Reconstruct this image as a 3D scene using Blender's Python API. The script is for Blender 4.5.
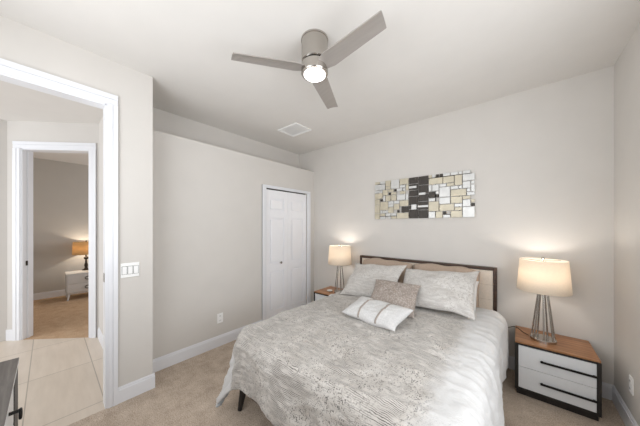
import bpy, bmesh, math, random
from math import radians, sin, cos, pi
from mathutils import Vector, Matrix, noise

for o in list(bpy.data.objects):
    bpy.data.objects.remove(o)
S = bpy.context.scene
COL = S.collection

# ------------------------------------------------------------------ camera
cam_d = bpy.data.cameras.new('camera')
cam_d.sensor_width = 36.0
cam_d.lens = 36.0 * 232.0 / 640.0
cam_d.shift_y = 13.0 / 640.0
cam_d.clip_start = 0.02
cam = bpy.data.objects.new('camera', cam_d)
cam.location = (0, 0, 1.45)
cam.rotation_euler = (radians(90), 0, radians(40.5))
COL.objects.link(cam)
S.camera = cam

# ------------------------------------------------------------------ world, added out-of-view daylight panels, exposure
world = bpy.data.worlds.new('world')
world.use_nodes = True
world.node_tree.nodes['Background'].inputs[0].default_value = (0.86, 0.93, 1.0, 1)
world.node_tree.nodes['Background'].inputs[1].default_value = 1.0
S.world = world


def area(name, loc, direction, sx, sy, power, color):
    d = bpy.data.lights.new(name, 'AREA')
    d.shape = 'RECTANGLE'
    d.size, d.size_y = sx, sy
    d.energy = power
    d.color = color
    o = bpy.data.objects.new(name, d)
    o.location = loc
    o.rotation_euler = Vector(direction).to_track_quat('-Z', 'Y').to_euler()
    COL.objects.link(o)
    return o


area('added_side_daylight', (0.70, 0.95, 1.50), (-1, 0.10, 0.22), 1.70, 1.45, 37, (0.95, 0.975, 1.0))  # added light in an unseen right-wall opening, tilted up to lift the ceiling
area('added_front_daylight', (-1.1, -0.68, 1.75), (0, 1, 0.45), 1.9, 1.40, 39, (0.95, 0.975, 1.0))  # added light behind the camera, also tilted up to brighten the ceiling
area('added_hall_daylight', (-4.6, -2.95, 1.5), (0, 1, 0), 3.4, 2.3, 80, (0.97, 0.98, 1.0))  # added out-of-view panel that brightens the hall and its floor
area('added_guest_daylight', (-5.9, 2.95, 1.5), (0, -1, 0), 1.4, 1.4, 40, (0.97, 0.98, 1.0))  # added panel lighting the second bedroom, set before a solid wall

S.view_settings.view_transform = 'Standard'
S.view_settings.look = 'None'
S.view_settings.gamma = 1.0
S.view_settings.use_curve_mapping = False
S.view_settings.exposure = -0.14
S.cycles.use_denoising = True
S.cycles.max_bounces = 10
S.cycles.diffuse_bounces = 6
S.cycles.sample_clamp_indirect = 6.0


# ------------------------------------------------------------------ materials
def srgb(r, g, b):
    def f(c):
        c /= 255.0
        return c / 12.92 if c <= 0.04045 else ((c + 0.055) / 1.055) ** 2.4
    return (f(r), f(g), f(b), 1.0)


def new_mat(name):
    m = bpy.data.materials.new(name)
    m.use_nodes = True
    nt = m.node_tree
    return m, nt, nt.nodes['Principled BSDF']


def nd(nt, kind, **kw):
    n = nt.nodes.new(kind)
    for k, v in kw.items():
        if k in n.inputs:
            n.inputs[k].default_value = v
        else:
            setattr(n, k, v)
    return n


def coords(nt, out='Object', scale=(1, 1, 1), rot=(0, 0, 0)):
    tc = nt.nodes.new('ShaderNodeTexCoord')
    mp = nt.nodes.new('ShaderNodeMapping')
    mp.inputs['Scale'].default_value = scale
    mp.inputs['Rotation'].default_value = rot
    nt.links.new(tc.outputs[out], mp.inputs[0])
    return mp.outputs[0]


def ramp(nt, fac, stops):
    r = nt.nodes.new('ShaderNodeValToRGB')
    el = r.color_ramp.elements
    el[0].position, el[0].color = stops[0]
    el[1].position, el[1].color = stops[-1]
    for p, c in stops[1:-1]:
        e = el.new(p)
        e.color = c
    nt.links.new(fac, r.inputs[0])
    return r.outputs[0]


def add_bump(nt, b, height, strength, dist=0.01):
    bp = nd(nt, 'ShaderNodeBump')
    bp.inputs['Strength'].default_value = strength
    bp.inputs['Distance'].default_value = dist
    nt.links.new(height, bp.inputs['Height'])
    nt.links.new(bp.outputs[0], b.inputs['Normal'])


def simple(name, col, rough=0.5, metal=0.0, vary=0.06, nscale=25.0, bump=0.0, spec=0.5, stretch=(1, 1, 1)):
    """one colour with a little procedural unevenness"""
    m, nt, b = new_mat(name)
    n = nd(nt, 'ShaderNodeTexNoise', Scale=nscale, Detail=4.0)
    nt.links.new(coords(nt, 'Object', stretch), n.inputs['Vector'])
    lo = tuple(c * (1 - vary) for c in col[:3]) + (1,)
    hi = tuple(min(1, c * (1 + vary)) for c in col[:3]) + (1,)
    nt.links.new(ramp(nt, n.outputs[0], [(0.3, lo), (0.7, hi)]), b.inputs['Base Color'])
    b.inputs['Roughness'].default_value = rough
    b.inputs['Metallic'].default_value = metal
    b.inputs['Specular IOR Level'].default_value = spec
    if bump:
        add_bump(nt, b, n.outputs[0], bump, 0.004)
    return m


def wood(name, dark, mid, light, rough=0.4, scale=1.0, along='X'):
    m, nt, b = new_mat(name)
    st = {'X': (1.2, 14, 14), 'Y': (14, 1.2, 14), 'Z': (14, 14, 1.2)}[along]
    v = coords(nt, 'Object', tuple(s * scale for s in st))
    n = nd(nt, 'ShaderNodeTexNoise', Scale=2.4, Detail=7.0, Roughness=0.65, Distortion=0.6)
    nt.links.new(v, n.inputs['Vector'])
    nt.links.new(ramp(nt, n.outputs[0], [(0.28, dark), (0.5, mid), (0.72, light)]), b.inputs['Base Color'])
    b.inputs['Roughness'].default_value = rough
    add_bump(nt, b, n.outputs[0], 0.08, 0.003)
    return m


def emit(name, col, strength):
    m, nt, b = new_mat(name)
    b.inputs['Base Color'].default_value = col
    b.inputs['Emission Color'].default_value = col
    b.inputs['Emission Strength'].default_value = strength
    return m


def shade_mat(name, col, glow, glow_strength):
    """lit fabric lamp shade: diffuse + translucent woven cloth"""
    m, nt, b = new_mat(name)
    out = nt.nodes['Material Output']
    wv = nd(nt, 'ShaderNodeTexNoise', Scale=60.0, Detail=3.0)
    nt.links.new(coords(nt, 'Object', (1, 1, 4)), wv.inputs['Vector'])
    c = ramp(nt, wv.outputs[0], [(0.3, tuple(x * 0.92 for x in col[:3]) + (1,)), (0.7, col)])
    nt.links.new(c, b.inputs['Base Color'])
    b.inputs['Roughness'].default_value = 0.85
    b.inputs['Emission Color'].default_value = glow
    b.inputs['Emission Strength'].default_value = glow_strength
    tr = nd(nt, 'ShaderNodeBsdfTranslucent')
    nt.links.new(c, tr.inputs[0])
    mx = nd(nt, 'ShaderNodeMixShader')
    mx.inputs[0].default_value = 0.45
    nt.links.new(b.outputs[0], mx.inputs[1])
    nt.links.new(tr.outputs[0], mx.inputs[2])
    nt.links.new(mx.outputs[0], out.inputs[0])
    return m


def carpet(name, c0, c1, c2):
    m, nt, b = new_mat(name)
    v = coords(nt, 'Object')
    n1 = nd(nt, 'ShaderNodeTexNoise', Scale=130.0, Detail=3.0, Roughness=0.7)
    n2 = nd(nt, 'ShaderNodeTexNoise', Scale=9.0, Detail=5.0, Roughness=0.65)
    nt.links.new(v, n1.inputs['Vector'])
    nt.links.new(v, n2.inputs['Vector'])
    ad = nd(nt, 'ShaderNodeMath', operation='ADD')
    mu = nd(nt, 'ShaderNodeMath', operation='MULTIPLY')
    mu.inputs[1].default_value = 0.45
    nt.links.new(n2.outputs[0], mu.inputs[0])
    nt.links.new(n1.outputs[0], ad.inputs[0])
    nt.links.new(mu.outputs[0], ad.inputs[1])
    nt.links.new(ramp(nt, ad.outputs[0], [(0.50, c0), (0.72, c1), (0.94, c2)]), b.inputs['Base Color'])
    b.inputs['Roughness'].default_value = 0.95
    b.inputs['Specular IOR Level'].default_value = 0.1
    add_bump(nt, b, ad.outputs[0], 0.5, 0.012)
    return m


def tile_floor(name):
    m, nt, b = new_mat(name)
    tc = nt.nodes.new('ShaderNodeTexCoord')
    mp = nt.nodes.new('ShaderNodeMapping')
    mp.inputs['Location'].default_value = (0.07, 0.122, 0)
    nt.links.new(tc.outputs['Object'], mp.inputs[0])
    br = nd(nt, 'ShaderNodeTexBrick', Scale=1.0)
    br.offset = 0.0
    br.inputs['Brick Width'].default_value = 0.85
    br.inputs['Row Height'].default_value = 0.425
    br.inputs['Mortar Size'].default_value = 0.004
    br.inputs['Color1'].default_value = srgb(217, 205, 191)
    br.inputs['Color2'].default_value = srgb(211, 199, 185)
    br.inputs['Mortar'].default_value = srgb(172, 162, 150)
    nt.links.new(mp.outputs[0], br.inputs['Vector'])
    n = nd(nt, 'ShaderNodeTexNoise', Scale=3.0, Detail=6.0, Roughness=0.6)
    nt.links.new(coords(nt, 'Object', (1, 6, 1)), n.inputs['Vector'])
    mx = nd(nt, 'ShaderNodeMixRGB', blend_type='MULTIPLY')
    mx.inputs[0].default_value = 1.0
    nt.links.new(br.outputs[0], mx.inputs[1])
    nt.links.new(ramp(nt, n.outputs[0], [(0.3, (0.90, 0.89, 0.88, 1)), (0.7, (1, 1, 1, 1))]), mx.inputs[2])
    nt.links.new(mx.outputs[0], b.inputs['Base Color'])
    b.inputs['Roughness'].default_value = 0.38
    return m


def quilt(name, base, light, dark, panel=None):
    """pale quilted cloth with bands of fine broken stitch lines and speckles"""
    m, nt, b = new_mat(name)
    uv = coords(nt, 'UV')
    big = nd(nt, 'ShaderNodeTexNoise', Scale=4.2, Detail=2.0, Distortion=0.8)
    nt.links.new(uv, big.inputs['Vector'])
    # fine lines across the bed, broken up along their length
    wv = nd(nt, 'ShaderNodeTexWave', Scale=38.0, Distortion=2.4, Detail=2.0)
    wv.bands_direction = 'Y'
    wv.inputs['Detail Scale'].default_value = 1.2
    nt.links.new(uv, wv.inputs['Vector'])
    brk = nd(nt, 'ShaderNodeTexNoise', Scale=22.0, Detail=3.0)
    nt.links.new(coords(nt, 'UV', (0.5, 2.4, 1)), brk.inputs['Vector'])
    lmask = nd(nt, 'ShaderNodeMath', operation='MULTIPLY')
    nt.links.new(ramp(nt, wv.outputs['Fac'], [(0.60, (0, 0, 0, 1)), (0.88, (1, 1, 1, 1))]), lmask.inputs[0])
    nt.links.new(ramp(nt, brk.outputs[0], [(0.36, (0, 0, 0, 1)), (0.54, (1, 1, 1, 1))]), lmask.inputs[1])
    lm2 = nd(nt, 'ShaderNodeMath', operation='MULTIPLY')
    nt.links.new(lmask.outputs[0], lm2.inputs[0])
    nt.links.new(ramp(nt, big.outputs[0], [(0.42, (0.10, 0.10, 0.10, 1)), (0.56, (1, 1, 1, 1))]), lm2.inputs[1])
    # speckles in the bands between
    vo = nd(nt, 'ShaderNodeTexVoronoi', Scale=135.0)
    nt.links.new(uv, vo.inputs['Vector'])
    sp = nd(nt, 'ShaderNodeMath', operation='MULTIPLY')
    nt.links.new(ramp(nt, vo.outputs['Distance'], [(0.30, (1, 1, 1, 1)), (0.52, (0, 0, 0, 1))]), sp.inputs[0])
    nt.links.new(ramp(nt, big.outputs[0], [(0.44, (0.95, 0.95, 0.95, 1)), (0.58, (0.10, 0.10, 0.10, 1))]), sp.inputs[1])
    sp2 = nd(nt, 'ShaderNodeMath', operation='MULTIPLY')
    sb = nd(nt, 'ShaderNodeTexNoise', Scale=40.0, Detail=2.0)
    nt.links.new(uv, sb.inputs['Vector'])
    nt.links.new(sp.outputs[0], sp2.inputs[0])
    nt.links.new(ramp(nt, sb.outputs[0], [(0.36, (0, 0, 0, 1)), (0.58, (1, 1, 1, 1))]), sp2.inputs[1])
    mxm = nd(nt, 'ShaderNodeMath', operation='MAXIMUM')
    nt.links.new(lm2.outputs[0], mxm.inputs[0])
    nt.links.new(sp2.outputs[0], mxm.inputs[1])
    cl = nd(nt, 'ShaderNodeTexNoise', Scale=7.0, Detail=5.0, Roughness=0.7)
    nt.links.new(uv, cl.inputs['Vector'])
    basec = ramp(nt, cl.outputs[0], [(0.35, base), (0.65, light)])
    mx = nd(nt, 'ShaderNodeMixRGB')
    nt.links.new(mxm.outputs[0], mx.inputs[0])
    nt.links.new(basec, mx.inputs[1])
    mx.inputs[2].default_value = dark
    res = mx.outputs[0]
    if panel:                                   # plain pale side panels of the quilt
        sep = nt.nodes.new('ShaderNodeSeparateXYZ')
        nt.links.new(uv, sep.inputs[0])
        wob = nd(nt, 'ShaderNodeMath', operation='MULTIPLY_ADD')
        wob.inputs[1].default_value = 0.16
        nt.links.new(cl.outputs[0], wob.inputs[0])
        nt.links.new(sep.outputs[0], wob.inputs[2])
        su = nd(nt, 'ShaderNodeMath', operation='ADD', use_clamp=True)
        for k, (e0, e1) in enumerate((panel[0], panel[1])):
            mr = nd(nt, 'ShaderNodeMapRange', interpolation_type='SMOOTHSTEP')
            mr.inputs['From Min'].default_value = e0 + 0.08
            mr.inputs['From Max'].default_value = e1 + 0.08
            nt.links.new(wob.outputs[0], mr.inputs['Value'])
            nt.links.new(mr.outputs[0], su.inputs[k])
        m2 = nd(nt, 'ShaderNodeMixRGB')
        nt.links.new(su.outputs[0], m2.inputs[0])
        nt.links.new(res, m2.inputs[1])
        m2.inputs[2].default_value = panel[2]
        res = m2.outputs[0]
    nt.links.new(res, b.inputs['Base Color'])
    b.inputs['Roughness'].default_value = 0.62
    b.inputs['Sheen Weight'].default_value = 0.25
    inv = nd(nt, 'ShaderNodeMath', operation='SUBTRACT')
    inv.inputs[0].default_value = 1.0
    nt.links.new(mxm.outputs[0], inv.inputs[1])
    add_bump(nt, b, inv.outputs[0], 0.5, 0.006)
    return m


M = {}
M['wall'] = simple('warm_grey_wall_paint', srgb(211, 207, 202), 0.75, vary=0.012, nscale=5, spec=0.25)
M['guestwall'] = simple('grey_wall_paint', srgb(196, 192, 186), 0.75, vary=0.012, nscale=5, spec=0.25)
M['ceil'] = simple('ceiling_paint', srgb(224, 221, 217), 0.85, vary=0.012, nscale=5, spec=0.2)
M['trim'] = simple('white_trim_paint', srgb(230, 231, 235), 0.35, vary=0.01, nscale=6)
M['door'] = simple('white_door_paint', srgb(240, 240, 243), 0.4, vary=0.01, nscale=6)
M['plate'] = simple('white_plastic', srgb(243, 243, 242), 0.35, vary=0.01)
M['slot'] = simple('dark_slot', srgb(70, 68, 66), 0.6)
M['gap'] = simple('dark_track_gap_and_shade', srgb(84, 82, 82), 0.7)  # door track gaps, and painted shade lines around the switch rockers
M['carpet'] = carpet('grey_brown_carpet', srgb(146, 130, 115), srgb(188, 172, 156), srgb(218, 204, 189))
M['guestcarpet'] = carpet('tan_carpet', srgb(158, 130, 102), srgb(190, 160, 130), srgb(210, 184, 156))
M['tile'] = tile_floor('cream_floor_tile')
M['nickel'] = simple('brushed_nickel', srgb(186, 181, 175), 0.2, 1.0, vary=0.03, nscale=8)
M['blade'] = simple('silver_fan_blade', srgb(166, 160, 155), 0.42, 0.35, vary=0.05, nscale=5, stretch=(1, 12, 1))
M['lens'] = emit('lit_frosted_lens', (1.0, 0.98, 0.95, 1), 5.0)
M['walnut'] = wood('walnut_top', srgb(112, 74, 46), srgb(152, 106, 70), srgb(182, 136, 96), 0.35)
M['darkwood'] = wood('dark_brown_wood', srgb(44, 30, 22), srgb(64, 45, 34), srgb(86, 62, 48), 0.45)
M['black'] = simple('black_painted_wood', srgb(34, 30, 28), 0.5, vary=0.15, nscale=30)
M['drawer'] = simple('pale_grey_lacquer', srgb(222, 224, 226), 0.3, vary=0.01)
M['handle'] = simple('black_metal', srgb(24, 22, 22), 0.4, 0.6)
M['cream'] = simple('cream_upholstery', srgb(226, 213, 198), 0.85, vary=0.05, nscale=120, bump=0.15)
M['quilt'] = quilt('quilted_comforter', srgb(178, 172, 165), srgb(203, 198, 192), srgb(62, 57, 52), ((-1.67, -1.73), (-0.38, -0.24), srgb(206, 205, 204)))
M['lining'] = simple('blue_grey_lining', srgb(176, 182, 188), 0.8, vary=0.05, nscale=30)
M['sham'] = quilt('white_sham_cloth', srgb(198, 194, 189), srgb(214, 211, 207), srgb(150, 143, 137))
M['lumbar'] = simple('pale_woven_cloth', srgb(204, 203, 202), 0.85, vary=0.10, nscale=90, bump=0.2)
M['tan'] = simple('tan_cloth', srgb(174, 155, 139), 0.8, vary=0.06, nscale=60, bump=0.15)
M['white'] = simple('white_cotton', srgb(222, 220, 217), 0.85, vary=0.02, nscale=40)
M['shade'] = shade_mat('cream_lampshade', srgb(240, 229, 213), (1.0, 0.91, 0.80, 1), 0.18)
M['orangeshade'] = shade_mat('amber_lampshade', srgb(214, 184, 140), (1.0, 0.68, 0.34, 1), 0.08)
M['bulb'] = emit('lit_bulb', (1.0, 0.88, 0.72, 1), 6.0)
M['bronze'] = simple('dark_bronze', srgb(70, 62, 54), 0.3, 0.8)
M['greychest'] = simple('light_grey_lacquer', srgb(214, 214, 214), 0.35, vary=0.02)
M['dressertop'] = wood('grey_wood_top', srgb(78, 73, 70), srgb(102, 97, 93), srgb(122, 117, 112), 0.5)
M['cordblack'] = simple('dark_cord', srgb(52, 48, 46), 0.5)
M['cordwhite'] = simple('white_cord', srgb(222, 216, 206), 0.5)
M['ceramic'] = simple('white_ceramic', srgb(244, 241, 236), 0.2, vary=0.01)
M['champagne'] = simple('champagne_metal', srgb(196, 188, 168), 0.42, 0.25, vary=0.10, nscale=14)
M['silver'] = simple('pale_silver_metal', srgb(206, 206, 204), 0.35, 0.25, vary=0.06, nscale=14)
M['darkplate'] = simple('dark_espresso_metal', srgb(58, 52, 46), 0.45, 0.2, vary=0.15, nscale=20)


def taupe_mat():
    m, nt, b = new_mat('taupe_textured_cloth')
    v = coords(nt, 'UV')
    vo = nd(nt, 'ShaderNodeTexVoronoi', Scale=75.0)
    nt.links.new(v, vo.inputs['Vector'])
    nt.links.new(ramp(nt, vo.outputs['Distance'], [(0.15, srgb(180, 170, 162)), (0.6, srgb(146, 135, 127))]), b.inputs['Base Color'])
    b.inputs['Roughness'].default_value = 0.7
    add_bump(nt, b, vo.outputs['Distance'], 0.4, 0.004)
    return m


M['taupe'] = taupe_mat()


# ------------------------------------------------------------------ mesh helpers
def box(bm, x0, x1, y0, y1, z0, z1, bev=0.0, seg=1):
    t = bmesh.new()
    vs = [t.verts.new((x, y, z)) for x in (x0, x1) for y in (y0, y1) for z in (z0, z1)]
    for f in ((0, 1, 3, 2), (4, 6, 7, 5), (0, 4, 5, 1), (2, 3, 7, 6), (0, 2, 6, 4), (1, 5, 7, 3)):
        t.faces.new([vs[i] for i in f])
    bmesh.ops.recalc_face_normals(t, faces=t.faces[:])
    if bev > 0:
        bmesh.ops.bevel(t, geom=t.edges[:], offset=bev, segments=seg, affect='EDGES', profile=0.5)
    tmp = bpy.data.meshes.new('t')
    t.to_mesh(tmp)
    t.free()
    bm.from_mesh(tmp)
    bpy.data.meshes.remove(tmp)
    return bm


def lathe(bm, prof, seg=40, center=(0, 0), cap_ends=True):
    rings = []
    for r, z in prof:
        rings.append([bm.verts.new((center[0] + r * cos(2 * pi * k / seg), center[1] + r * sin(2 * pi * k / seg), z)) for k in range(seg)])
    for a, b in zip(rings, rings[1:]):
        for k in range(seg):
            bm.faces.new((a[k], a[(k + 1) % seg], b[(k + 1) % seg], b[k]))
    if cap_ends:
        bm.faces.new(rings[0][::-1])
        bm.faces.new(rings[-1])
    return bm


def tube(bm, pts, radii, seg=10, cap=True):
    pts = [Vector(p) for p in pts]
    if not hasattr(radii, '__len__'):
        radii = [radii] * len(pts)
    rings = []
    for i, p in enumerate(pts):
        d = (pts[min(i + 1, len(pts) - 1)] - pts[max(i - 1, 0)]).normalized()
        up = Vector((0, 0, 1)) if abs(d.z) < 0.9 else Vector((1, 0, 0))
        u = d.cross(up).normalized()
        v = d.cross(u).normalized()
        rings.append([bm.verts.new(p + (u * cos(2 * pi * k / seg) + v * sin(2 * pi * k / seg)) * radii[i]) for k in range(seg)])
    for a, b in zip(rings, rings[1:]):
        for k in range(seg):
            bm.faces.new((a[k], b[k], b[(k + 1) % seg], a[(k + 1) % seg]))
    if cap:
        bm.faces.new(rings[0])
        bm.faces.new(rings[-1][::-1])
    return bm


def obj(name, bm, mat, parent=None, smooth=False, loc=(0, 0, 0)):
    bmesh.ops.recalc_face_normals(bm, faces=bm.faces[:])
    me = bpy.data.meshes.new(name)
    bm.to_mesh(me)
    bm.free()
    for m in (mat if isinstance(mat, (list, tuple)) else [mat]):
        me.materials.append(m)
    if smooth:
        for p in me.polygons:
            p.use_smooth = True
        if smooth == 'auto':
            me.set_sharp_from_angle(angle=radians(38))
    o = bpy.data.objects.new(name, me)
    o.location = loc
    COL.objects.link(o)
    if parent:
        o.parent = parent
    return o


def thing(name, label, cat, loc=(0, 0, 0), rotz=0.0, group=None):
    o = bpy.data.objects.new(name, None)
    o.empty_display_size = 0.05
    o.location = loc
    o.rotation_euler = (0, 0, rotz)
    COL.objects.link(o)
    return tag(o, label, cat, group)


def tag(o, label, cat, group=None):
    o['label'] = label
    o['category'] = cat
    if group:
        o['group'] = group
    return o


def struct(name, bm, mat, label=None, parent=None, smooth=False):
    o = obj(name, bm, mat, parent, smooth)
    if parent is None:
        o['kind'] = 'structure'
        if label:
            o['label'] = label
            o['category'] = name.split('_')[0]
    return o


def copy_tree(o, parent=None):
    c = o.copy()
    COL.objects.link(c)
    c.parent = parent
    for ch in list(o.children):
        copy_tree(ch, c)
    return c


B = bmesh.new
H = 2.785          # ceiling height
PT = 2.405         # top of the closet partition
XW, XL, XN = -2.49, -2.75, -3.125
YB, XR, YF = 3.055, 0.606, -0.62
DIAG_A, DIAG_B = Vector((-4.93, -0.34, 0)), Vector((-4.16, 0.43, 0))

# ------------------------------------------------------------------ room shell
struct('floor', box(B(), XW, XR + 0.12, YF - 0.12, YB + 0.12, -0.1, 0), M['carpet'], 'grey brown bedroom carpet under the bed')
bm = box(B(), XN - 0.12, XW, 0.43, YB + 0.12, -0.1, 0)
struct('floor_closet', bm, M['carpet'], 'closet carpet running behind the bifold door')
# hall tile up to the diagonal doorway, guest carpet beyond it
bm = B()
pts = [(XW, -3.0), (XW, 0.43), (-4.16, 0.43), (-4.93 - 0.05, -0.34 - 0.05), (-9.92, -0.39), (-9.92, -3.0)]
lo = [bm.verts.new((x, y, -0.1)) for x, y in pts]
hi = [bm.verts.new((x, y, 0.0)) for x, y in pts]
bm.faces.new(hi)
bm.faces.new(lo[::-1])
for k in range(len(pts)):
    j = (k + 1) % len(pts)
    bm.faces.new((lo[k], lo[j], hi[j], hi[k]))
struct('floor_hall', bm, M['tile'], 'cream tiled hall floor beyond the tall doorway')
bm = B()
pts = [(-4.16, 0.43), (-3.2, 0.43), (-3.2, 3.17), (-7.4, 3.17), (-7.4, -0.39), (-4.98, -0.39)]
lo = [bm.verts.new((x, y, -0.1)) for x, y in pts]
hi = [bm.verts.new((x, y, 0.0)) for x, y in pts]
bm.faces.new(hi)
bm.faces.new(lo[::-1])
for k in range(len(pts)):
    j = (k + 1) % len(pts)
    bm.faces.new((lo[k], lo[j], hi[j], hi[k]))
struct('floor_guest', bm, M['guestcarpet'], 'tan carpet of the second bedroom beyond the hall')

struct('ceiling', box(B(), -9.95, XR + 0.12, -3.1, YB + 0.12, H, H + 0.1), M['ceil'], 'plain pale ceiling above the bed and hall')

# wall with the tall doorway on the left
bm = B()
box(bm, XW - 0.10, XW, YF - 0.12, -0.52, 0, H)
box(bm, XW - 0.10, XW, -0.52, 0.300, 2.42, H)
box(bm, XW - 0.10, XW, 0.300, 0.607, 0, H)
box(bm, -3.20, XW - 0.10, 0.43, 0.607, 0, H)
struct('wall_left', bm, M['wall'], 'full height wall on the left around the tall doorway')
# lower closet wall with its plant shelf and the wall behind the shelf
bm = B()
box(bm, XL - 0.12, XL, 0.60, 2.02, 0, PT)
box(bm, XL - 0.12, XL, 2.02, 2.885, 2.005, PT)
box(bm, XL - 0.12, XL, 2.885, YB, 0, PT)
box(bm, XN, XL - 0.12, 0.60, YB, PT - 0.1, PT)
struct('wall_closet', bm, M['wall'], 'lower closet wall stopping short of the ceiling')
bm = box(B(), XN - 0.12, XN, 0.60, YB + 0.12, 0, H)
struct('wall_recess', bm, M['wall'], 'wall strip at the back of the recess above the closet')
struct('wall_back', box(B(), XN, XR, YB, YB + 0.12, 0, H), M['wall'], 'wall behind the headboard')
bm = B()
box(bm, XR, XR + 0.12, YF - 0.12, 0.10, 0, H)
box(bm, XR, XR + 0.12, 1.80, YB + 0.12, 0, H)
box(bm, XR, XR + 0.12, 0.10, 1.80, 0, 0.75)
box(bm, XR, XR + 0.12, 0.10, 1.80, 2.25, H)
struct('wall_right', bm, M['wall'], 'right hand wall beside the large nightstand')
bm = B()
box(bm, XW, -2.05, YF - 0.12, YF, 0, H)
box(bm, -0.15, XR, YF - 0.12, YF, 0, H)
box(bm, -2.05, -0.15, YF - 0.12, YF, 0, 1.05)
box(bm, -2.05, -0.15, YF - 0.12, YF, 2.45, H)
struct('wall_front', bm, M['wall'], 'wall behind the grey dresser')


def window_frame(name, axis, c, a0, a1, z0, z1):  # frames for the unseen openings added to let daylight in
    bm = B()
    w, d = 0.05, 0.03
    parts = [(a0, a0 + w, z0, z1), (a1 - w, a1, z0, z1), (a0 + w, a1 - w, z0, z0 + w), (a0 + w, a1 - w, z1 - w, z1)]
    for p0, p1, q0, q1 in parts:
        if axis == 'x':
            box(bm, c - d, c + d, p0, p1, q0, q1)
        else:
            box(bm, p0, p1, c - d, c + d, q0, q1)
    return struct(name, bm, M['trim'], 'white frame of an added unseen window')


window_frame('window_added_1', 'x', XR + 0.06, 0.10, 1.80, 0.75, 2.25)
window_frame('window_added_2', 'y', YF - 0.06, -2.05, -0.15, 1.05, 2.45)

# hall and second bedroom walls
bm = box(B(), -4.16, -3.20, 0.43, 0.55, 0, H)
struct('wall_hall_right', bm, M['wall'], 'short hall wall right of the diagonal doorway')


def oriented_boxes(boxes, origin, ang):
    """boxes in a local frame (x along the wall, y away from the viewer) turned about z"""
    bm = B()
    for b in boxes:
        box(bm, *b)
    bmesh.ops.transform(bm, matrix=Matrix.Translation(origin) @ Matrix.Rotation(ang, 4, 'Z'), verts=bm.verts[:])
    return bm


DL = (DIAG_B - DIAG_A).length      # 1.089
D0, D1 = 0.165, 0.975              # door opening on the diagonal
bm = oriented_boxes([(0, D0, 0, 0.12, 0, H), (D1, DL, 0, 0.12, 0, H), (D0, D1, 0, 0.12, 2.44, H)], DIAG_A, radians(45))
struct('wall_hall_diagonal', bm, M['wall'], 'diagonal hall wall holding the second bedroom doorway')
struct('wall_hall_passage', box(B(), -9.8, -4.93, -0.46, -0.34, 0, H), M['wall'], 'passage wall beyond the diagonal doorway')
struct('wall_hall_end', box(B(), -9.92, -9.8, -3.0, -0.34, 0, H), M['wall'], 'far end wall of the hall')
bm = B()
box(bm, -9.92, -6.4, -3.1, -3.0, 0, H)
box(bm, -2.8, XW, -3.1, -3.0, 0, H)
box(bm, -6.4, -2.8, -3.1, -3.0, 0, 0.3)
struct('wall_hall_front', bm, M['wall'], 'hall wall out of view with a wide opening')
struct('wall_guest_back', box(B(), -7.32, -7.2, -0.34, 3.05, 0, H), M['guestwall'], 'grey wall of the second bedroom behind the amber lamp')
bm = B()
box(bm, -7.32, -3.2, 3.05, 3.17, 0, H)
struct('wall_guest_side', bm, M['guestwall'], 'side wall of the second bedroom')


# ------------------------------------------------------------------ baseboards
def base_x(name, x, side, y0, y1, label=None):
    """board on a wall x = const, its face to side (+1 / -1)"""
    bm = B()
    box(bm, min(x, x + side * 0.014), max(x, x + side * 0.014), y0, y1, 0, 0.106)
    box(bm, min(x, x + side * 0.009), max(x, x + side * 0.009), y0, y1, 0.106, 0.121)
    box(bm, min(x, x + side * 0.005), max(x, x + side * 0.005), y0, y1, 0.121, 0.128)
    return struct(name, bm, M['trim'], label or 'white baseboard')


def base_y(name, y, side, x0, x1, label=None):
    bm = B()
    box(bm, x0, x1, min(y, y + side * 0.014), max(y, y + side * 0.014), 0, 0.106)
    box(bm, x0, x1, min(y, y + side * 0.009), max(y, y + side * 0.009), 0.106, 0.121)
    box(bm, x0, x1, min(y, y + side * 0.005), max(y, y + side * 0.005), 0.121, 0.128)
    return struct(name, bm, M['trim'], label or 'white baseboard')


base_x('baseboard_left', XW, 1, 0.366, 0.622, 'white baseboard right of the tall doorway')
base_x('baseboard_closet', XL, 1, 0.60, 1.955, 'white baseboard along the closet wall')
base_y('baseboard_back', YB, -1, XL, XR, 'white baseboard behind the bed')
base_x('baseboard_right', XR, -1, YF, YB, 'white baseboard on the right hand wall')
base_y('baseboard_hall', 0.43, -1, -4.16, XW - 0.10, 'white baseboard on the short hall wall')
base_x('baseboard_guest', -7.2, 1, -0.34, 3.05, 'white baseboard in the second bedroom')
bm = oriented_boxes([(0, D0 - 0.085, -0.014, 0, 0, 0.136)], DIAG_A, radians(45))
struct('baseboard_diagonal', bm, M['trim'], 'white baseboard stub beside the diagonal doorway')
base_x('baseboard_hall_end', -9.8, 1, -3.0, -1.75, 'white baseboard at the far hall end')


# ------------------------------------------------------------------ door casings
def casing_boxes(a0, a1, top, w=0.078, t=0.018, head=0.085, depth=0.12):
    """local frame: x along the wall, y away from the viewer, wall face at y = 0"""
    bx = []
    for o0, o1, tt in ((0, w, 0.010), (w * 0.12, w * 0.5, 0.015), (w * 0.55, w, t)):
        bx.append((a0 - o1, a0 - o0, -tt, 0, 0, top))
        bx.append((a1 + o0, a1 + o1, -tt, 0, 0, top))
    for o0, o1, tt in ((0, head, 0.010), (head * 0.12, head * 0.5, 0.015), (head * 0.55, head, t)):
        bx.append((a0 - w, a1 + w, -tt, 0, top + o0, top + o1))
    return bx


def jamb_boxes(a0, a1, top, depth=0.12):
    return [(a0, a0 + 0.012, -0.002, depth, 0, top), (a1 - 0.012, a1, -0.002, depth, 0, top), (a0, a1, -0.002, depth, top - 0.012, top),
            (a0 + 0.012, a0 + 0.022, depth * 0.45, depth * 0.62, 0, top - 0.012)]


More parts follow.
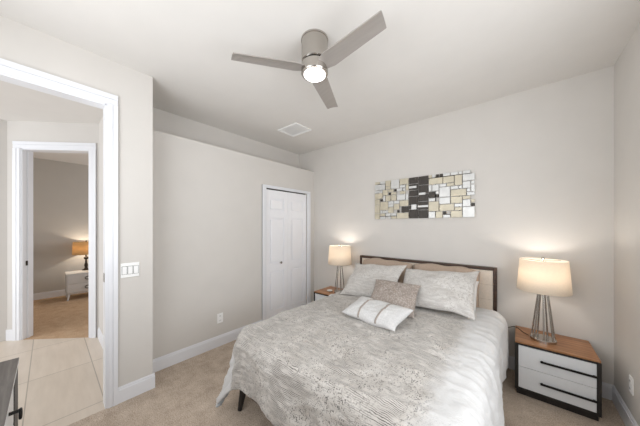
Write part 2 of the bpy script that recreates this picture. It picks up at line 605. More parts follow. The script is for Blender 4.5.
# tall doorway: wall x = XW seen from +x; local x runs along +y when turned 90 degrees
d1 = struct('door_1', oriented_boxes(jamb_boxes(-0.52, 0.304, 2.42, 0.10), Vector((XW, 0, 0)), radians(90)), M['trim'], 'white jamb of the tall doorway on the left')
struct('casing', oriented_boxes(casing_boxes(-0.52, 0.302, 2.42, 0.066), Vector((XW, 0, 0)), radians(90)), M['trim'], parent=d1)
bm = box(B(), XW - 0.06, XW - 0.02, 0.2895, 0.293, 1.00, 1.07)
obj('strike_plate', bm, M['nickel'], d1)
# diagonal doorway
d2 = struct('door_2', oriented_boxes(jamb_boxes(D0, D1, 2.44), DIAG_A, radians(45)), M['trim'], 'white jamb of the diagonal doorway into the second bedroom')
struct('casing', oriented_boxes(casing_boxes(D0, D1, 2.44, 0.085), DIAG_A, radians(45)), M['trim'], parent=d2)
bm = oriented_boxes([(D0 + 0.012, D0 + 0.018, 0.035, 0.07, 0.94, 1.0)], DIAG_A, radians(45))
obj('strike_plate', bm, M['bronze'], d2)


# closet bifold door
def panel_leaf(y0, y1, z0, z1, xf, panels):
    """six panel style leaf facing +x: rails and stiles around recessed raised panels"""
    bm = B()
    box(bm, xf - 0.034, xf - 0.016, y0, y1, z0, z1)
    st = 0.075
    box(bm, xf - 0.016, xf, y0, y0 + st, z0, z1, 0.002)
    box(bm, xf - 0.016, xf, y1 - st, y1, z0, z1, 0.002)
    zs = [z0] + [z for p in panels for z in p] + [z1]
    for a, b in zip(zs[0::2], zs[1::2]):
        box(bm, xf - 0.016, xf, y0 + st, y1 - st, a, b, 0.002)
    for a, b in panels:
        box(bm, xf - 0.016, xf - 0.003, y0 + st + 0.018, y1 - st - 0.018, a + 0.018, b - 0.018, 0.011)
    return bm


d3 = struct('door_3', oriented_boxes(casing_boxes(2.028, 2.877, 2.0, 0.07, head=0.04), Vector((XL, 0, 0)), radians(90)), M['trim'],
            'white bifold closet door beside the headboard wall')
PAN = [(0.20, 0.78), (0.885, 1.57), (1.678, 1.86)]
ym = (2.028 + 2.877) / 2
for a, b in ((2.031, ym - 0.0015), (ym + 0.0015, 2.874)):
    struct('door_leaf', panel_leaf(a, b, 0.012, 1.982, XL - 0.012, PAN), M['door'], parent=d3)
bm = box(B(), XL - 0.08, XL - 0.045, 2.02, 2.885, 1.982, 2.005)
obj('track', bm, M['gap'], d3)
bm = B()
lathe(bm, [(0.012, 0), (0.010, 0.006), (0.008, 0.014), (0.016, 0.020), (0.019, 0.028), (0.013, 0.034)], 20)
bmesh.ops.transform(bm, matrix=Matrix.Translation((XL - 0.012, 2.30, 0.895)) @ Matrix.Rotation(radians(90), 4, 'Y'), verts=bm.verts[:])
obj('knob', bm, M['nickel'], d3, 'auto')
# far closet door at the end of the hall
d4 = struct('door_4', oriented_boxes(casing_boxes(-1.70, -0.80, 2.42, 0.08), Vector((-9.8, 0, 0)), radians(90)), M['trim'],
            'white bifold door far down the hall')
for a, b in ((-1.698, -1.2515), (-1.2485, -0.802)):
    struct('door_leaf', panel_leaf(a, b, 0.012, 2.35, -9.775, [(0.2, 0.9), (1.05, 1.75), (1.9, 2.25)]), M['door'], parent=d4)
obj('track', box(B(), -9.80, -9.785, -1.70, -0.80, 2.36, 2.42), M['gap'], d4)
# added daylight openings get no more than their frames: nothing of them is seen


# ------------------------------------------------------------------ ceiling fan
fan = thing('ceiling_fan', 'brushed nickel three blade ceiling fan with lit lens above the bed', 'ceiling fan', (-1.111, 1.242, H))
obj('canopy', lathe(B(), [(0.097, 0.0), (0.097, -0.012), (0.094, -0.014), (0.094, -0.160), (0.088, -0.166)], 64), M['nickel'], fan, 'auto')
obj('collar', lathe(B(), [(0.080, -0.164), (0.080, -0.178)], 48), M['handle'], fan, 'auto')
obj('motor_housing', lathe(B(), [(0.088, -0.176), (0.096, -0.180), (0.096, -0.244), (0.091, -0.250), (0.078, -0.250)], 64), M['nickel'], fan, 'auto')
obj('light_lens', lathe(B(), [(0.077, -0.246), (0.077, -0.254), (0.070, -0.260), (0.050, -0.264), (0.0005, -0.265)], 48), M['lens'], fan, 'auto')
for k in range(3):
    bm = B()
    L0, L1 = 0.085, 0.56
    n = 24
    pitch = radians(-11)
    tp, bt = [], []
    for i in range(n + 1):
        t = i / n
        r = L0 + (L1 - L0) * t
        w = 0.062 - 0.014 * t
        if t < 0.12:
            w *= 0.72 + 0.28 * (t / 0.12)
        row_t, row_b = [], []
        for s in (-1, -0.5, 0, 0.5, 1):
            e = -0.012 * (s if i == n else 0)
            yy, zz = w * s * cos(pitch), w * s * sin(pitch)
            c = 0.006 * (1 - s * s)
            row_t.append(bm.verts.new((r + e, yy, zz + 0.0035 + c)))
            row_b.append(bm.verts.new((r + e, yy, zz - 0.0035 + c)))
        tp.append(row_t)
        bt.append(row_b)
    for i in range(n):
        for j in range(4):
            bm.faces.new((tp[i][j], tp[i + 1][j], tp[i + 1][j + 1], tp[i][j + 1]))
            bm.faces.new((bt[i][j], bt[i][j + 1], bt[i + 1][j + 1], bt[i + 1][j]))
        bm.faces.new((tp[i][0], bt[i][0], bt[i + 1][0], tp[i + 1][0]))
        bm.faces.new((tp[i][4], tp[i + 1][4], bt[i + 1][4], bt[i][4]))
    for i in (0, n):
        bm.faces.new([tp[i][j] for j in range(5)] + [bt[i][j] for j in range(4, -1, -1)])
    bmesh.ops.transform(bm, matrix=Matrix.Translation((0, 0, -0.212)) @ Matrix.Rotation(radians(-6 + 120 * k), 4, 'Z'), verts=bm.verts[:])
    obj('blade', bm, M['blade'], fan, 'auto')

# ------------------------------------------------------------------ ceiling vent
v = thing('ceiling_vent', 'square white louvred vent in the ceiling near the closet', 'vent', (-2.36, 2.22, H))
bm = B()
for x0, x1, y0, y1 in ((-0.185, 0.185, -0.15, -0.12), (-0.185, 0.185, 0.12, 0.15), (-0.185, -0.155, -0.12, 0.12), (0.155, 0.185, -0.12, 0.12)):
    box(bm, x0, x1, y0, y1, -0.012, 0, 0.002)
obj('frame', bm, M['plate'], v)
obj('damper', box(B(), -0.155, 0.155, -0.12, 0.12, -0.003, -0.0005), M['plate'], v)
bm = B()
for k in range(13):
    y = -0.114 + k * 0.019
    t = bmesh.new()
    box(t, -0.155, 0.155, -0.0085, 0.0085, -0.0008, 0.0008)
    bmesh.ops.transform(t, matrix=Matrix.Translation((0, y, -0.0065)) @ Matrix.Rotation(radians(8), 4, 'X'), verts=t.verts[:])
    me = bpy.data.meshes.new('t')
    t.to_mesh(me)
    t.free()
    bm.from_mesh(me)
    bpy.data.meshes.remove(me)
obj('louvers', bm, M['plate'], v)


# ------------------------------------------------------------------ outlets and switch
def outlet(label, loc, rotz):
    o = thing('wall_outlet', label, 'outlet', loc, rotz)
    obj('plate', box(B(), -0.036, 0.036, -0.006, 0, -0.058, 0.058, 0.002), M['plate'], o)
    for z in (-0.026, 0.026):
        r = obj('receptacle', box(B(), -0.016, 0.016, -0.009, -0.006, z - 0.015, z + 0.015, 0.001), M['plate'], o)
        bm = B()
        box(bm, -0.008, -0.005, -0.0098, -0.009, z - 0.006, z + 0.007)
        box(bm, 0.005, 0.008, -0.0098, -0.009, z - 0.006, z + 0.007)
        obj('slot', bm, M['slot'], r)
    return o


outlet('white duplex wall outlet low on the closet wall', (XL, 1.352, 0.335), radians(90))
outlet('white wall outlet low on the right hand wall by the big nightstand', (XR, 2.655, 0.335), radians(-90))
sw = thing('light_switch', 'white three rocker light switch plate beside the tall doorway', 'light switch', (XW, 0.448, 1.08), radians(90))
obj('plate', box(B(), -0.062, 0.062, -0.006, 0, -0.06, 0.06, 0.002), M['plate'], sw)
for k in (-1, 0, 1):
    obj('rocker_shade', box(B(), k * 0.038 - 0.0175, k * 0.038 + 0.0175, -0.0065, -0.006, -0.0345, 0.0345), M['gap'], sw)  # shading line around each rocker, put in as a dark box
    obj('rocker', box(B(), k * 0.038 - 0.015, k * 0.038 + 0.015, -0.0105, -0.006, -0.032, 0.032, 0.0015), M['plate'], sw)

# ------------------------------------------------------------------ wall art
art = thing('wall_art', 'wide metal mosaic wall art of champagne squares around dark center', 'wall art', (-0.958, YB, 1.81))
AW, AH = 1.20, 0.53
bm = B()
for z in (-AH / 2 + 0.04, 0.0, AH / 2 - 0.04):
    tube(bm, [(-AW / 2 + 0.03, -0.008, z), (AW / 2 - 0.03, -0.008, z)], 0.004, 6)
for x in (-0.45, -0.2, 0.2, 0.45):
    tube(bm, [(x, -0.008, -AH / 2 + 0.03), (x, -0.008, AH / 2 - 0.03)], 0.004, 6)
obj('wire_frame', bm, M['handle'], art)
random.seed(11)
NX, NZ = 30, 13
cw, ch = AW / NX, AH / NZ
occ = [[None] * NZ for _ in range(NX)]
tilem = {'champagne_tile': M['champagne'], 'silver_tile': M['silver'], 'dark_tile': M['darkplate']}


def art_tile(kind, i0, i1, j0, j1, d=None):
    g = 0.0038
    d = random.uniform(0.020, 0.030) if d is None else d
    obj(kind, box(B(), -AW / 2 + i0 * cw + g, -AW / 2 + i1 * cw - g, -d, -d + 0.006, -AH / 2 + j0 * ch + g, -AH / 2 + j1 * ch - g, 0.0012), tilem[kind], art)
    for i in range(int(i0), int(math.ceil(i1))):
        for j in range(int(j0), int(math.ceil(j1))):
            if 0 <= i < NX and 0 <= j < NZ:
                occ[i][j] = kind


# dark center: two columns of plates with short silver bars between
for i0, i1, rows in ((12, 15, [(0, 2.9), (2.9, 4.2), (4.2, 7.0), (7.0, 8.9), (8.9, 10.9), (10.9, 13)]),
                     (15, 18, [(0, 2.6), (2.6, 5.2), (5.2, 7.6), (7.6, 10.2), (10.2, 13)])):
    for a, b in rows:
        art_tile('dark_tile', i0, i1, a, b, 0.022)
for args in ((9.5, 12, 2, 4), (18, 20, 6, 8), (20, 21, 6, 7)):
    art_tile('dark_tile', *args, 0.022)
for x0, x1, z0, z1 in ((12.1, 14.5, 9.5, 10.2), (15.2, 17.2, 7.2, 7.9), (14.9, 18.0, 3.4, 4.0), (12.9, 14.5, 2.8, 4.4)):
    obj('silver_tile', box(B(), -AW / 2 + x0 * cw, -AW / 2 + x1 * cw, -0.034, -0.028, -AH / 2 + z0 * ch, -AH / 2 + z1 * ch, 0.0012), M['silver'], art)
for i in range(NX):
    for j in range(NZ):
        if occ[i][j]:
            continue
        opts = [(3, 2), (2, 2), (2, 2), (2, 3), (3, 3), (1, 1), (2, 1), (1, 2), (4, 2)]
        random.shuffle(opts)
        opts.append((1, 1))
        for w, h in opts:
            if i + w <= NX and j + h <= NZ and all(occ[a][b] is None for a in range(i, i + w) for b in range(j, j + h)):
                break
        if w == 1 and h == 1 and random.random() < 0.6:
            if random.random() < 0.6:
                art_tile('dark_tile', i, i + 1, j, j + 1, 0.014)
            occ[i][j] = 'hole'
            continue
        kind = 'silver_tile' if (w * h <= 2 and random.random() < 0.7) or random.random() < (0.75 if i > 26 else 0.22) else 'champagne_tile'
        art_tile(kind, i, i + w, j, j + h)

# ------------------------------------------------------------------ bed
BX0, BX1 = -1.763, -0.165
bed = thing('bed', 'queen bed with dark wood framed cream headboard against the back wall', 'bed', ((BX0 + BX1) / 2, 2.995, 0))
hw = (BX1 - BX0) / 2
hb = obj('headboard', box(B(), -hw + 0.028, hw - 0.028, -0.022, 0.026, 0.38, 0.992, 0.006), M['cream'], bed)
bm = B()
for k in range(1, 4):
    z = 0.38 + k * 0.153
    box(bm, -hw + 0.03, hw - 0.03, -0.0235, -0.0215, z - 0.002, z + 0.002)
for k in range(1, 6):
    x = -hw + k * (2 * hw / 6)
    box(bm, x - 0.002, x + 0.002, -0.0235, -0.0215, 0.38, 0.99)
obj('seam', bm, simple('seam_cloth', srgb(206, 192, 176), 0.9), hb)
bm = B()
box(bm, -hw, -hw + 0.03, -0.034, 0.034, 0, 1.02, 0.003)
box(bm, hw - 0.03, hw, -0.034, 0.034, 0, 1.02, 0.003)
box(bm, -hw + 0.03, hw - 0.03, -0.034, 0.034, 0.99, 1.02, 0.003)
box(bm, -hw + 0.03, hw - 0.03, -0.034, 0.034, 0.34, 0.38, 0.003)
obj('headboard_frame', bm, M['darkwood'], bed)
FY = -2.06
for s in (-1, 1):
    obj('side_rail', box(B(), min(s * (hw - 0.10), s * (hw - 0.07)), max(s * (hw - 0.10), s * (hw - 0.07)), FY, -0.036, 0.22, 0.33, 0.004), M['darkwood'], bed)
obj('foot_rail', box(B(), -hw + 0.07, hw - 0.07, FY, FY + 0.03, 0.22, 0.33, 0.004), M['darkwood'], bed)
bm = B()
for k in range(11):
    y = FY + 0.1 + k * 0.18
    box(bm, -hw + 0.10, hw - 0.10, y, y + 0.07, 0.31, 0.33)
obj('slats', bm, M['darkwood'], bed)
for s in (-1, 1):
    bm = B()
    tube(bm, [(s * (hw - 0.10), FY + 0.09, 0.22), (s * (hw - 0.115 + 0.02), FY + 0.045, 0.0)], [0.034, 0.017], 14)
    obj('leg', bm, M['black'], bed, 'auto')

mat_o = obj('mattress', box(B(), BX0 + 0.10, BX1 - 0.075, 0.99, 2.955, 0.335, 0.578, 0.035, 3), M['white'])
tag(mat_o, 'white mattress on the bed under the quilted comforter', 'mattress')

# comforter: a cloth grid laid over the mattress, hanging at foot and both sides
cx0, cx1 = BX0 + 0.095, BX1 - 0.06
cy0, cy1 = 0.985, 2.66
TOPZ = 0.632
OL, OR, OF = 0.45, 0.52, 0.41


def cloth_pos(a, b):
    """a across (world x when flat), b along (world y when flat)"""
    dx = (cx0 - a) if a < cx0 else ((a - cx1) if a > cx1 else 0.0)
    sx = -1 if a < cx0 else 1
    dy = (cy0 - b) if b < cy0 else 0.0
    px, py = min(max(a, cx0), cx1), max(b, cy0)
    RC_ = 0.13                                     # the mattress corner is round in plan
    ax = max(0.0, (cx0 + RC_) - a, a - (cx1 - RC_))
    ay = max(0.0, (cy0 + RC_) - b)
    if ax > 0 and ay > 0:
        hyp = math.hypot(ax, ay)
        d = max(0.0, hyp - RC_)
        sx = -1 if a < 0.5 * (cx0 + cx1) else 1
        cu, cv = sx * ax / hyp, -ay / hyp
        px = (cx0 + RC_ if sx < 0 else cx1 - RC_) + cu * min(hyp, RC_)
        py = cy0 + RC_ + cv * min(hyp, RC_)
    else:
        d = math.hypot(dx, dy)
        cu, cv = (sx * dx / d, -dy / d) if d > 0 else (0.0, 0.0)
    rr = 0.075                                     # roll over the mattress edge
    if d > 0:
        ux, uy = cu, cv
        ang = min(d / rr, pi / 2)
        outw = rr * sin(ang)
        drop = rr * (1 - cos(ang)) + max(0.0, d - rr * pi / 2)
        rest = max(0.0, d - rr * pi / 2)
        corner = min(ax, ay) / max(ax, ay, 1e-6)
        outw += rest * (0.05 + 0.26 * corner)
        # hanging folds
        per = (a * (1 if dy > dx else 0) + b * (1 if dx >= dy else 0))
        fold = noise.noise(Vector((per * 5.0, 3.1 if dy > dx else 9.7, d * 1.5)))
        outw += fold * 0.045 * min(1.0, rest / 0.2)
        if sx > 0 and dx > 0:
            outw += 0.035 * sin(min(1.0, d / 0.5) * pi * 0.9) + 0.01
        px += ux * outw
        py += uy * outw
        z = TOPZ - drop
    else:
        z = TOPZ
    # soft puff towards the middle and wrinkles
    ix = min(1.0, max(0.0, min(a - cx0, cx1 - a)) / 0.30)
    iy = min(1.0, max(0.0, b - cy0) / 0.30)
    z += 0.028 * ix * iy
    hd = min(1.0, max(0.0, (b - 1.9) / 0.6)) * min(1.0, max(0.0, (a - cx1 + 0.30) / 0.25))
    z += 0.035 * hd                                # thicker roll beside the pillows
    px += 0.03 * hd * (1 if dx > 0 and sx > 0 else 0)
    q = Vector((a, b, 0.0))
    wr = 0.010 * noise.noise(q * 3.0) + 0.007 * noise.noise(Vector((a * 4.0, b * 14.0, 2.0))) + 0.005 * noise.noise(q * 24.0) + 0.003 * noise.noise(q * 48.0)
    rid = 1.0 - abs(noise.noise(Vector((a * 2.2 + b * 1.2, b * 6.5 - a * 1.0, 5.0))))
    wr += 0.009 * max(0.0, rid - 0.80) / 0.2
    if d > 0.05:
        px += (sx if dx > 0 else 0) * wr * 1.2
        py += -(1 if dy > 0 else 0) * wr * 1.2
        z += wr * 0.3
    else:
        z += wr
    return Vector((px, py, max(z, 0.03)))


bm = B()
a0, a1, b0, b1 = cx0 - OL, cx1 + OR, cy0 - OF, cy1
NA, NB = 200, 172
uvl = bm.loops.layers.uv.new('UVMap')
grid = []
for i in range(NA + 1):
    row = []
    for j in range(NB + 1):
        a = a0 + (a1 - a0) * i / NA
        b = b0 + (b1 - b0) * j / NB
        # rounded quilt corners
        row.append((bm.verts.new(cloth_pos(a, b)), (a, b)))
    grid.append(row)
RC = 0.06
for i in range(NA):
    for j in range(NB):
        q = [grid[i][j], grid[i + 1][j], grid[i + 1][j + 1], grid[i][j + 1]]
        am, bmid = sum(p[1][0] for p in q) / 4, sum(p[1][1] for p in q) / 4
        ex = max(0.0, (a0 + RC) - am, am - (a1 - RC))
        ey = max(0.0, (b0 + RC) - bmid)
        if ex > 0 and ey > 0 and math.hypot(ex, ey) > RC:
            continue
        f = bm.faces.new([p[0] for p in q])
        for lp, p in zip(f.loops, q):
            lp[uvl].uv = p[1]
for vv in [x for x in bm.verts if not x.link_faces]:
    bm.verts.remove(vv)
com = obj('comforter', bm, [M['quilt'], M['lining']], None, True)
tag(com, 'pale grey quilted comforter with metallic stitching draped over the bed', 'comforter')
so = com.modifiers.new('thickness', 'SOLIDIFY')
so.thickness = 0.016
so.offset = -1
so.material_offset = 1
so.material_offset_rim = 0


# ------------------------------------------------------------------ pillows
def make_pillow(name, mat, W, Hh, T, center, wv, hv, label, cat='pillow', seed=0, n=44, pinch=0.07, group=None, flange=0.0, droop=0.0):
    """cushion whose width runs along wv and height along hv"""
    bm = B()
    uvl = bm.loops.layers.uv.new('UVMap')
    rnd = Vector((seed * 3.7, seed * 1.3, seed * 2.1))
    sides = []
    for sgn in (1, -1):
        rows = []
        for i in range(n + 1):
            row = []
            for j in range(n + 1):
                u, w = -1 + 2 * i / n, -1 + 2 * j / n
                x = u * W / 2 * (1 - pinch * (1 - w * w) * abs(u) ** 3)
                y = w * Hh / 2 * (1 - pinch * 1.2 * (1 - u * u) * abs(w) ** 3)
                ox, oy = x, y
                x += 0.016 * noise.noise(Vector((ox * 6, oy * 6, 1.0)) + rnd)
                y += 0.020 * noise.noise(Vector((ox * 6, oy * 6, 7.0)) + rnd)
                if droop:                          # soft corners slump towards the bed
                    y -= droop * max(0.0, w) * abs(u) ** 3
                uu, ww = min(1.0, abs(u) / (1 - flange)), min(1.0, abs(w) / (1 - flange))
                prof = max(0.0, (1 - uu ** 2.4) * (1 - ww ** 2.4)) ** 0.55
                z = sgn * (T / 2 * prof + 0.004)
                p = Vector((x, y, 0.0)) * 1.0
                z += prof * (0.018 * noise.noise(p * 8 + rnd) + 0.006 * noise.noise(p * 24 + rnd))
                z += 0.010 * noise.noise(p * 5 + rnd * 2)
                # creases running in from the corners
                z -= sgn * prof * 0.010 * max(0.0, noise.noise(Vector((u * 3 + w * 3, (u - w) * 6, seed))))
                if sgn < 0 and (i in (0, n) or j in (0, n)):
                    row.append(sides[0][i][j])
                else:
                    if sgn > 0 and (i in (0, n) or j in (0, n)):
                        z = 0.010 * noise.noise(p * 5 + rnd * 2)
                    row.append(bm.verts.new((x, y, z)))
            rows.append(row)
        sides.append(rows)
    for sgn, rows in zip((1, -1), sides):
        for i in range(n):
            for j in range(n):
                q = [rows[i][j], rows[i + 1][j], rows[i + 1][j + 1], rows[i][j + 1]]
                idx = [(i, j), (i + 1, j), (i + 1, j + 1), (i, j + 1)]
                if sgn < 0:
                    q, idx = q[::-1], idx[::-1]
                f = bm.faces.new(q)
                for lp, (a, b) in zip(f.loops, idx):
                    lp[uvl].uv = (a / n * W + seed, b / n * Hh + seed)
    o = obj(name, bm, mat, None, True)
    ex = Vector(wv).normalized()
    ez = ex.cross(Vector(hv)).normalized()
    ey = ez.cross(ex)
    R = Matrix((ex, ey, ez)).transposed().to_4x4()
    o.matrix_world = Matrix.Translation(center) @ R
    tag(o, label, cat, group)
    return o


make_pillow('pillow', M['tan'], 0.68, 0.46, 0.16, (-1.33, 2.835, 0.802), (0.70, 0, 0), (0, 0.16, 0.40),
            'tan pillow leaning on the headboard nearest the white lamp and closet', seed=1, pinch=0.03, droop=0.04)
make_pillow('pillow', M['tan'], 0.68, 0.46, 0.16, (-0.635, 2.835, 0.802), (0.70, 0, 0.0), (0, 0.16, 0.40),
            'tan pillow leaning on the headboard at the end near the big nightstand', seed=2, pinch=0.03, droop=0.04)
make_pillow('pillow', M['white'], 0.60, 0.34, 0.11, (-0.585, 2.625, 0.790), (0.66, 0, 0.0), (0, 0.24, 0.26),
            'plain white pillow peeking out behind the right patterned sham', seed=3)
make_pillow('pillow_sham', M['sham'], 0.69, 0.53, 0.15, (-1.295, 2.455, 0.818), (0.70, 0.0, 0.055), (-0.06, 0.40, 0.31),
            'white patterned sham pillow on the closet side of the bed, behind taupe cushion', seed=4, flange=0.04, pinch=0.10)
make_pillow('pillow_sham', M['sham'], 0.70, 0.53, 0.15, (-0.615, 2.44, 0.836), (0.70, 0.0, 0.048), (0.03, 0.40, 0.32),
            'large white patterned sham pillow on the nightstand side of the bed', seed=5, flange=0.04, pinch=0.10)
make_pillow('throw_pillow', M['taupe'], 0.44, 0.38, 0.12, (-0.905, 2.12, 0.774), (0.405, 0.06, 0), (0.06, 0.30, 0.20),
            'taupe textured square cushion behind the striped lumbar cushion', 'cushion', seed=6)
lum = make_pillow('lumbar_pillow', M['lumbar'], 0.52, 0.30, 0.11, (-0.92, 1.80, 0.725), (0.46, -0.05, 0.0), (0.05, 0.22, 0.06),
                  'small white lumbar cushion with two taupe stripes in front on the bed', 'cushion', seed=7)
# its two stripes: bands sewn across the front, following the pillow surface
src = lum.data
for xs in (-0.095, 0.085):
    bm = B()
    n = 44
    rows = []
    i = round((xs / 0.26 + 1) / 2 * n)
    for j in range(n + 1):
        p = [src.vertices[(ii) * (n + 1) + j].co.copy() for ii in (i, i + 1)]
        nrm = Vector((0, 0, 0.0015))
        mid = (p[0] + p[1]) / 2
        dx = Vector((0.0085, 0, 0))
        rows.append([bm.verts.new(mid - dx + nrm), bm.verts.new(mid + dx + nrm)])
    for a, b in zip(rows, rows[1:]):
        bm.faces.new((a[0], a[1], b[1], b[0]))
    st = obj('stripe', bm, M['taupe'], lum, True)
    st['label'] = 'taupe stripe'
    sm = st.modifiers.new('thickness', 'SOLIDIFY')
    sm.thickness = 0.003


# ------------------------------------------------------------------ nightstands
def make_nightstand(label, loc):
    t = thing('nightstand', label, 'nightstand', loc, 0, 'matching two drawer nightstands')
    W, D, Hh = 0.488, 0.41, 0.455
    bm = B()
    box(bm, 0, 0.022, 0, D, 0.045, Hh - 0.012, 0.001)
    box(bm, W - 0.022, W, 0, D, 0.045, Hh - 0.012, 0.001)
    box(bm, 0.022, W - 0.022, 0.0, D, 0.045, 0.062)
    box(bm, 0.022, W - 0.022, 0.0, D, Hh - 0.026, Hh - 0.012)
    box(bm, 0.022, W - 0.022, D - 0.012, D, 0.062, Hh - 0.026)
    box(bm, 0.022, W - 0.022, 0.012, D - 0.012, 0.24, 0.25)
    obj('body', bm, M['black'], t)
    obj('top', box(B(), 0.002, W - 0.002, 0.001, D, Hh - 0.012, Hh, 0.001), M['walnut'], t)
    obj('plinth', box(B(), 0.012, W - 0.012, 0.02, D - 0.02, 0, 0.045), M['black'], t)
    zz = [(0.066, 0.2445), (0.2475, 0.425)]
    for z0, z1 in zz:
        dr = obj('drawer', box(B(), 0.024, W - 0.024, 0.003, 0.36, z0, z1, 0.0015), M['drawer'], t)
        zc = (z0 + z1) / 2
        bm = B()
        box(bm, 0.160, W - 0.024, -0.020, -0.008, zc - 0.007, zc + 0.007, 0.001)
        box(bm, 0.165, 0.177, -0.010, 0.004, zc - 0.005, zc + 0.005)
        box(bm, W - 0.042, W - 0.030, -0.010, 0.004, zc - 0.005, zc + 0.005)
        h = obj('handle', bm, M['handle'], dr)
        h['label'] = 'black bar handle'
    return t


make_nightstand('walnut topped black nightstand with white drawers in the right corner', (-0.022, 2.63, 0))
ns = copy_tree(bpy.data.objects['nightstand'])
ns.location = (-2.372, 2.63, 0)
ns['label'] = 'walnut topped nightstand between closet door and bed, mostly hidden by bed'


# ------------------------------------------------------------------ bedside lamps
def make_lamp(label, loc):
    t = thing('table_lamp', label, 'lamp', loc, 0, 'matching bedside lamps')
    obj('base', lathe(B(), [(0.086, 0), (0.086, 0.020), (0.082, 0.024), (0.0005, 0.024)], 40), M['nickel'], t, 'auto')
    for k in range(7):
        a = radians(360 / 7 * k - 90)
        bm = tube(B(), [(0.076 * cos(a), 0.076 * sin(a), 0.018), (0.030 * cos(a), 0.030 * sin(a), 0.43)], [0.0062, 0.0056], 10)
        obj('rod', bm, M['nickel'], t, 'auto')
    bm = lathe(B(), [(0.040, 0.424), (0.040, 0.436), (0.016, 0.440), (0.016, 0.500), (0.0005, 0.500)], 24)
    obj('socket', bm, M['nickel'], t, 'auto')
    bm = lathe(B(), [(0.010, 0.500), (0.020, 0.525), (0.027, 0.555), (0.018, 0.582), (0.0005, 0.590)], 20)
    obj('bulb', bm, M['bulb'], t, True)
    sh = obj('lamp_shade', lathe(B(), [(0.176, 0.432), (0.156, 0.700)], 64, cap_ends=False), M['shade'], t, True)
    m = sh.modifiers.new('thickness', 'SOLIDIFY')
    m.thickness = 0.002
    bm = B()
    for k in range(3):
        a = radians(120 * k + 40)
        tube(bm, [(0, 0, 0.690), (0.154 * cos(a), 0.154 * sin(a), 0.694)], 0.0022, 6)
    tube(bm, [(0.02, 0, 0.50), (0.05, 0, 0.56), (0.04, 0, 0.66), (0, 0, 0.69)], 0.0022, 6)
    obj('harp', bm, M['nickel'], t)
    obj('finial', lathe(B(), [(0.005, 0.690), (0.005, 0.700), (0.012, 0.706), (0.012, 0.718), (0.004, 0.726)], 16), M['nickel'], t, 'auto')
    d = bpy.data.lights.new('bulb_light', 'POINT')
    d.energy = 4.0
    d.color = (1.0, 0.94, 0.87)
    d.shadow_soft_size = 0.035
    lo = bpy.data.objects.new('bulb_light', d)
    lo.location = (0, 0, 0.62)
    COL.objects.link(lo)
    lo.parent = t
    return t


lp = make_lamp('table lamp with cream drum shade and nickel rods on the corner nightstand', (0.165, 2.80, 0.455))
l2 = copy_tree(lp)
l2.location = (-2.02, 2.82, 0.455)
l2['label'] = 'lit lamp with drum shade between closet door and headboard'

dish = obj('trinket_dish', lathe(B(), [(0.028, 0), (0.034, 0.004), (0.046, 0.014), (0.044, 0.0145), (0.032, 0.006), (0.0005, 0.005)], 32), M['ceramic'], None, 'auto', (-2.19, 2.79, 0.455))
tag(dish, 'small white round dish on the nightstand by the closet', 'dish')

# lamp cord: from behind the bed over the nightstand's back corner to the lamp
bm = tube(B(), [(0.072, 2.83, 0.4592), (0.04, 2.87, 0.4592), (0.0, 2.96, 0.4594), (-0.03, 2.985, 0.4594), (-0.055, 2.99, 0.445), (-0.10, 3.0, 0.415), (-0.14, 3.035, 0.39)], 0.0032, 8)
cord = obj('lamp_cord', bm, M['cordblack'], None, True)
tag(cord, 'thin dark cord running from the corner lamp to behind the headboard', 'cord')

# ------------------------------------------------------------------ dresser at the lower left
dr = thing('dresser', 'grey wood topped dresser at the lower left edge by the tall doorway', 'dresser', (-2.01, -0.10, 0))
DW, DD, DH = 1.50, 0.46, 0.755
obj('top', box(B(), 0, DW, -DD, 0, DH - 0.004, DH, 0.001), M['dressertop'], dr)
o = obj('top_edge', box(B(), 0, DW, -DD, -0.001, DH - 0.026, DH - 0.004), M['drawer'], dr)
o['label'] = 'pale top edge'
bm = B()
box(bm, 0.004, 0.20, -DD + 0.01, -0.004, 0.0, DH - 0.026)
box(bm, DW - 0.20, DW - 0.004, -DD + 0.01, -0.004, 0.0, DH - 0.026)
box(bm, 0.20, DW - 0.20, -DD + 0.01, -0.04, 0.10, DH - 0.026)
obj('body', bm, M['black'], dr)
for row in range(3):
    for c in range(2):
        x0 = 0.21 + c * 0.545
        z1 = DH - 0.030 - row * 0.205
        d = obj('drawer', box(B(), x0, x0 + 0.535, -0.04, -0.006, z1 - 0.195, z1, 0.002), M['drawer'], dr)
        xc, zc = x0 + 0.2675 - (0.06 if c == 0 else -0.06), z1 - 0.05
        bm = tube(B(), [(xc, -0.008, zc), (xc, 0.020, zc)], 0.007, 10)
        ring = [(xc + 0.018 * sin(t * pi / 10), 0.024, zc - 0.014 + 0.018 * cos(t * pi / 10)) for t in range(21)]
        tube(bm, ring, 0.005, 8)
        obj('handle', bm, M['handle'], d)

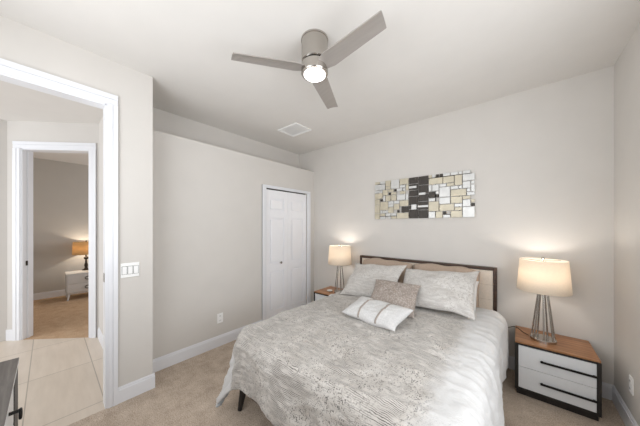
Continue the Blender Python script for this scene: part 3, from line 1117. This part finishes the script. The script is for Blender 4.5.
# ------------------------------------------------------------------ second bedroom: chest and lamp
ch = thing('nightstand', 'light grey two drawer chest seen through the diagonal doorway', 'nightstand', (-6.62, 0.222, 0))
obj('body', box(B(), -0.39, 0, 0, 0.62, 0.13, 0.505, 0.006), M['greychest'], ch)
o = obj('top', box(B(), -0.39, 0.006, -0.006, 0.626, 0.505, 0.520, 0.003), M['ceramic'], ch)
o['label'] = 'white top'
for z0, z1 in ((0.145, 0.315), (0.325, 0.495)):
    d = obj('drawer', box(B(), 0.0, 0.012, 0.015, 0.605, z0, z1, 0.003), M['greychest'], ch)
    bm = B()
    pts = [(0.022, 0.31 + 0.055 * cos(t * pi / 8), (z0 + z1) / 2 + 0.03 * sin(t * pi / 8)) for t in range(17)]
    tube(bm, pts, 0.006, 8)
    tube(bm, [(0.010, 0.31, (z0 + z1) / 2 + 0.03), (0.022, 0.31, (z0 + z1) / 2 + 0.03)], 0.007, 8)
    obj('handle', bm, M['bronze'], d)
for x, y in ((-0.03, 0.04), (-0.03, 0.58), (-0.36, 0.04), (-0.36, 0.58)):
    sx, sy = (0.03 if x > -0.1 else -0.01), (-0.02 if y < 0.3 else 0.02)
    obj('leg', tube(B(), [(x, y, 0.135), (x + sx, y + sy, 0)], [0.02, 0.011], 10), M['greychest'], ch)

gl = thing('table_lamp', 'amber drum shade lamp with dark turned base in the second bedroom', 'lamp', (-6.97, 0.52, 0.52))
obj('base', lathe(B(), [(0.065, 0), (0.06, 0.012), (0.03, 0.03), (0.022, 0.06), (0.03, 0.10), (0.018, 0.16), (0.012, 0.22), (0.035, 0.235), (0.038, 0.27), (0.012, 0.285), (0.012, 0.36)], 28),
    M['bronze'], gl, 'auto')
sh = obj('lamp_shade', lathe(B(), [(0.205, 0.335), (0.195, 0.595)], 56, cap_ends=False), M['orangeshade'], gl, True)
m = sh.modifiers.new('thickness', 'SOLIDIFY')
m.thickness = 0.002
bm = B()
for k in range(3):
    a = radians(120 * k)
    tube(bm, [(0, 0, 0.585), (0.194 * cos(a), 0.194 * sin(a), 0.588)], 0.003, 6)
tube(bm, [(0, 0, 0.36), (0, 0, 0.60)], 0.003, 6)
obj('harp', bm, M['bronze'], gl)
obj('finial', lathe(B(), [(0.005, 0.59), (0.012, 0.61), (0.004, 0.63)], 14), M['bronze'], gl, 'auto')
d = bpy.data.lights.new('bulb_light', 'POINT')
d.energy = 7.0
d.color = (1.0, 0.88, 0.72)
d.shadow_soft_size = 0.03
lo = bpy.data.objects.new('bulb_light', d)
lo.location = (0, 0.0, 0.48)
lo.parent = gl
COL.objects.link(lo)

# dark box standing for a ceiling fixture in the second bedroom
gv = thing('ceiling_vent', 'small dark fixture on the second bedroom ceiling', 'vent', (-5.9, 0.30, H))
obj('frame', box(B(), -0.10, 0.10, -0.15, 0.15, -0.010, 0, 0.002), M['slot'], gv)
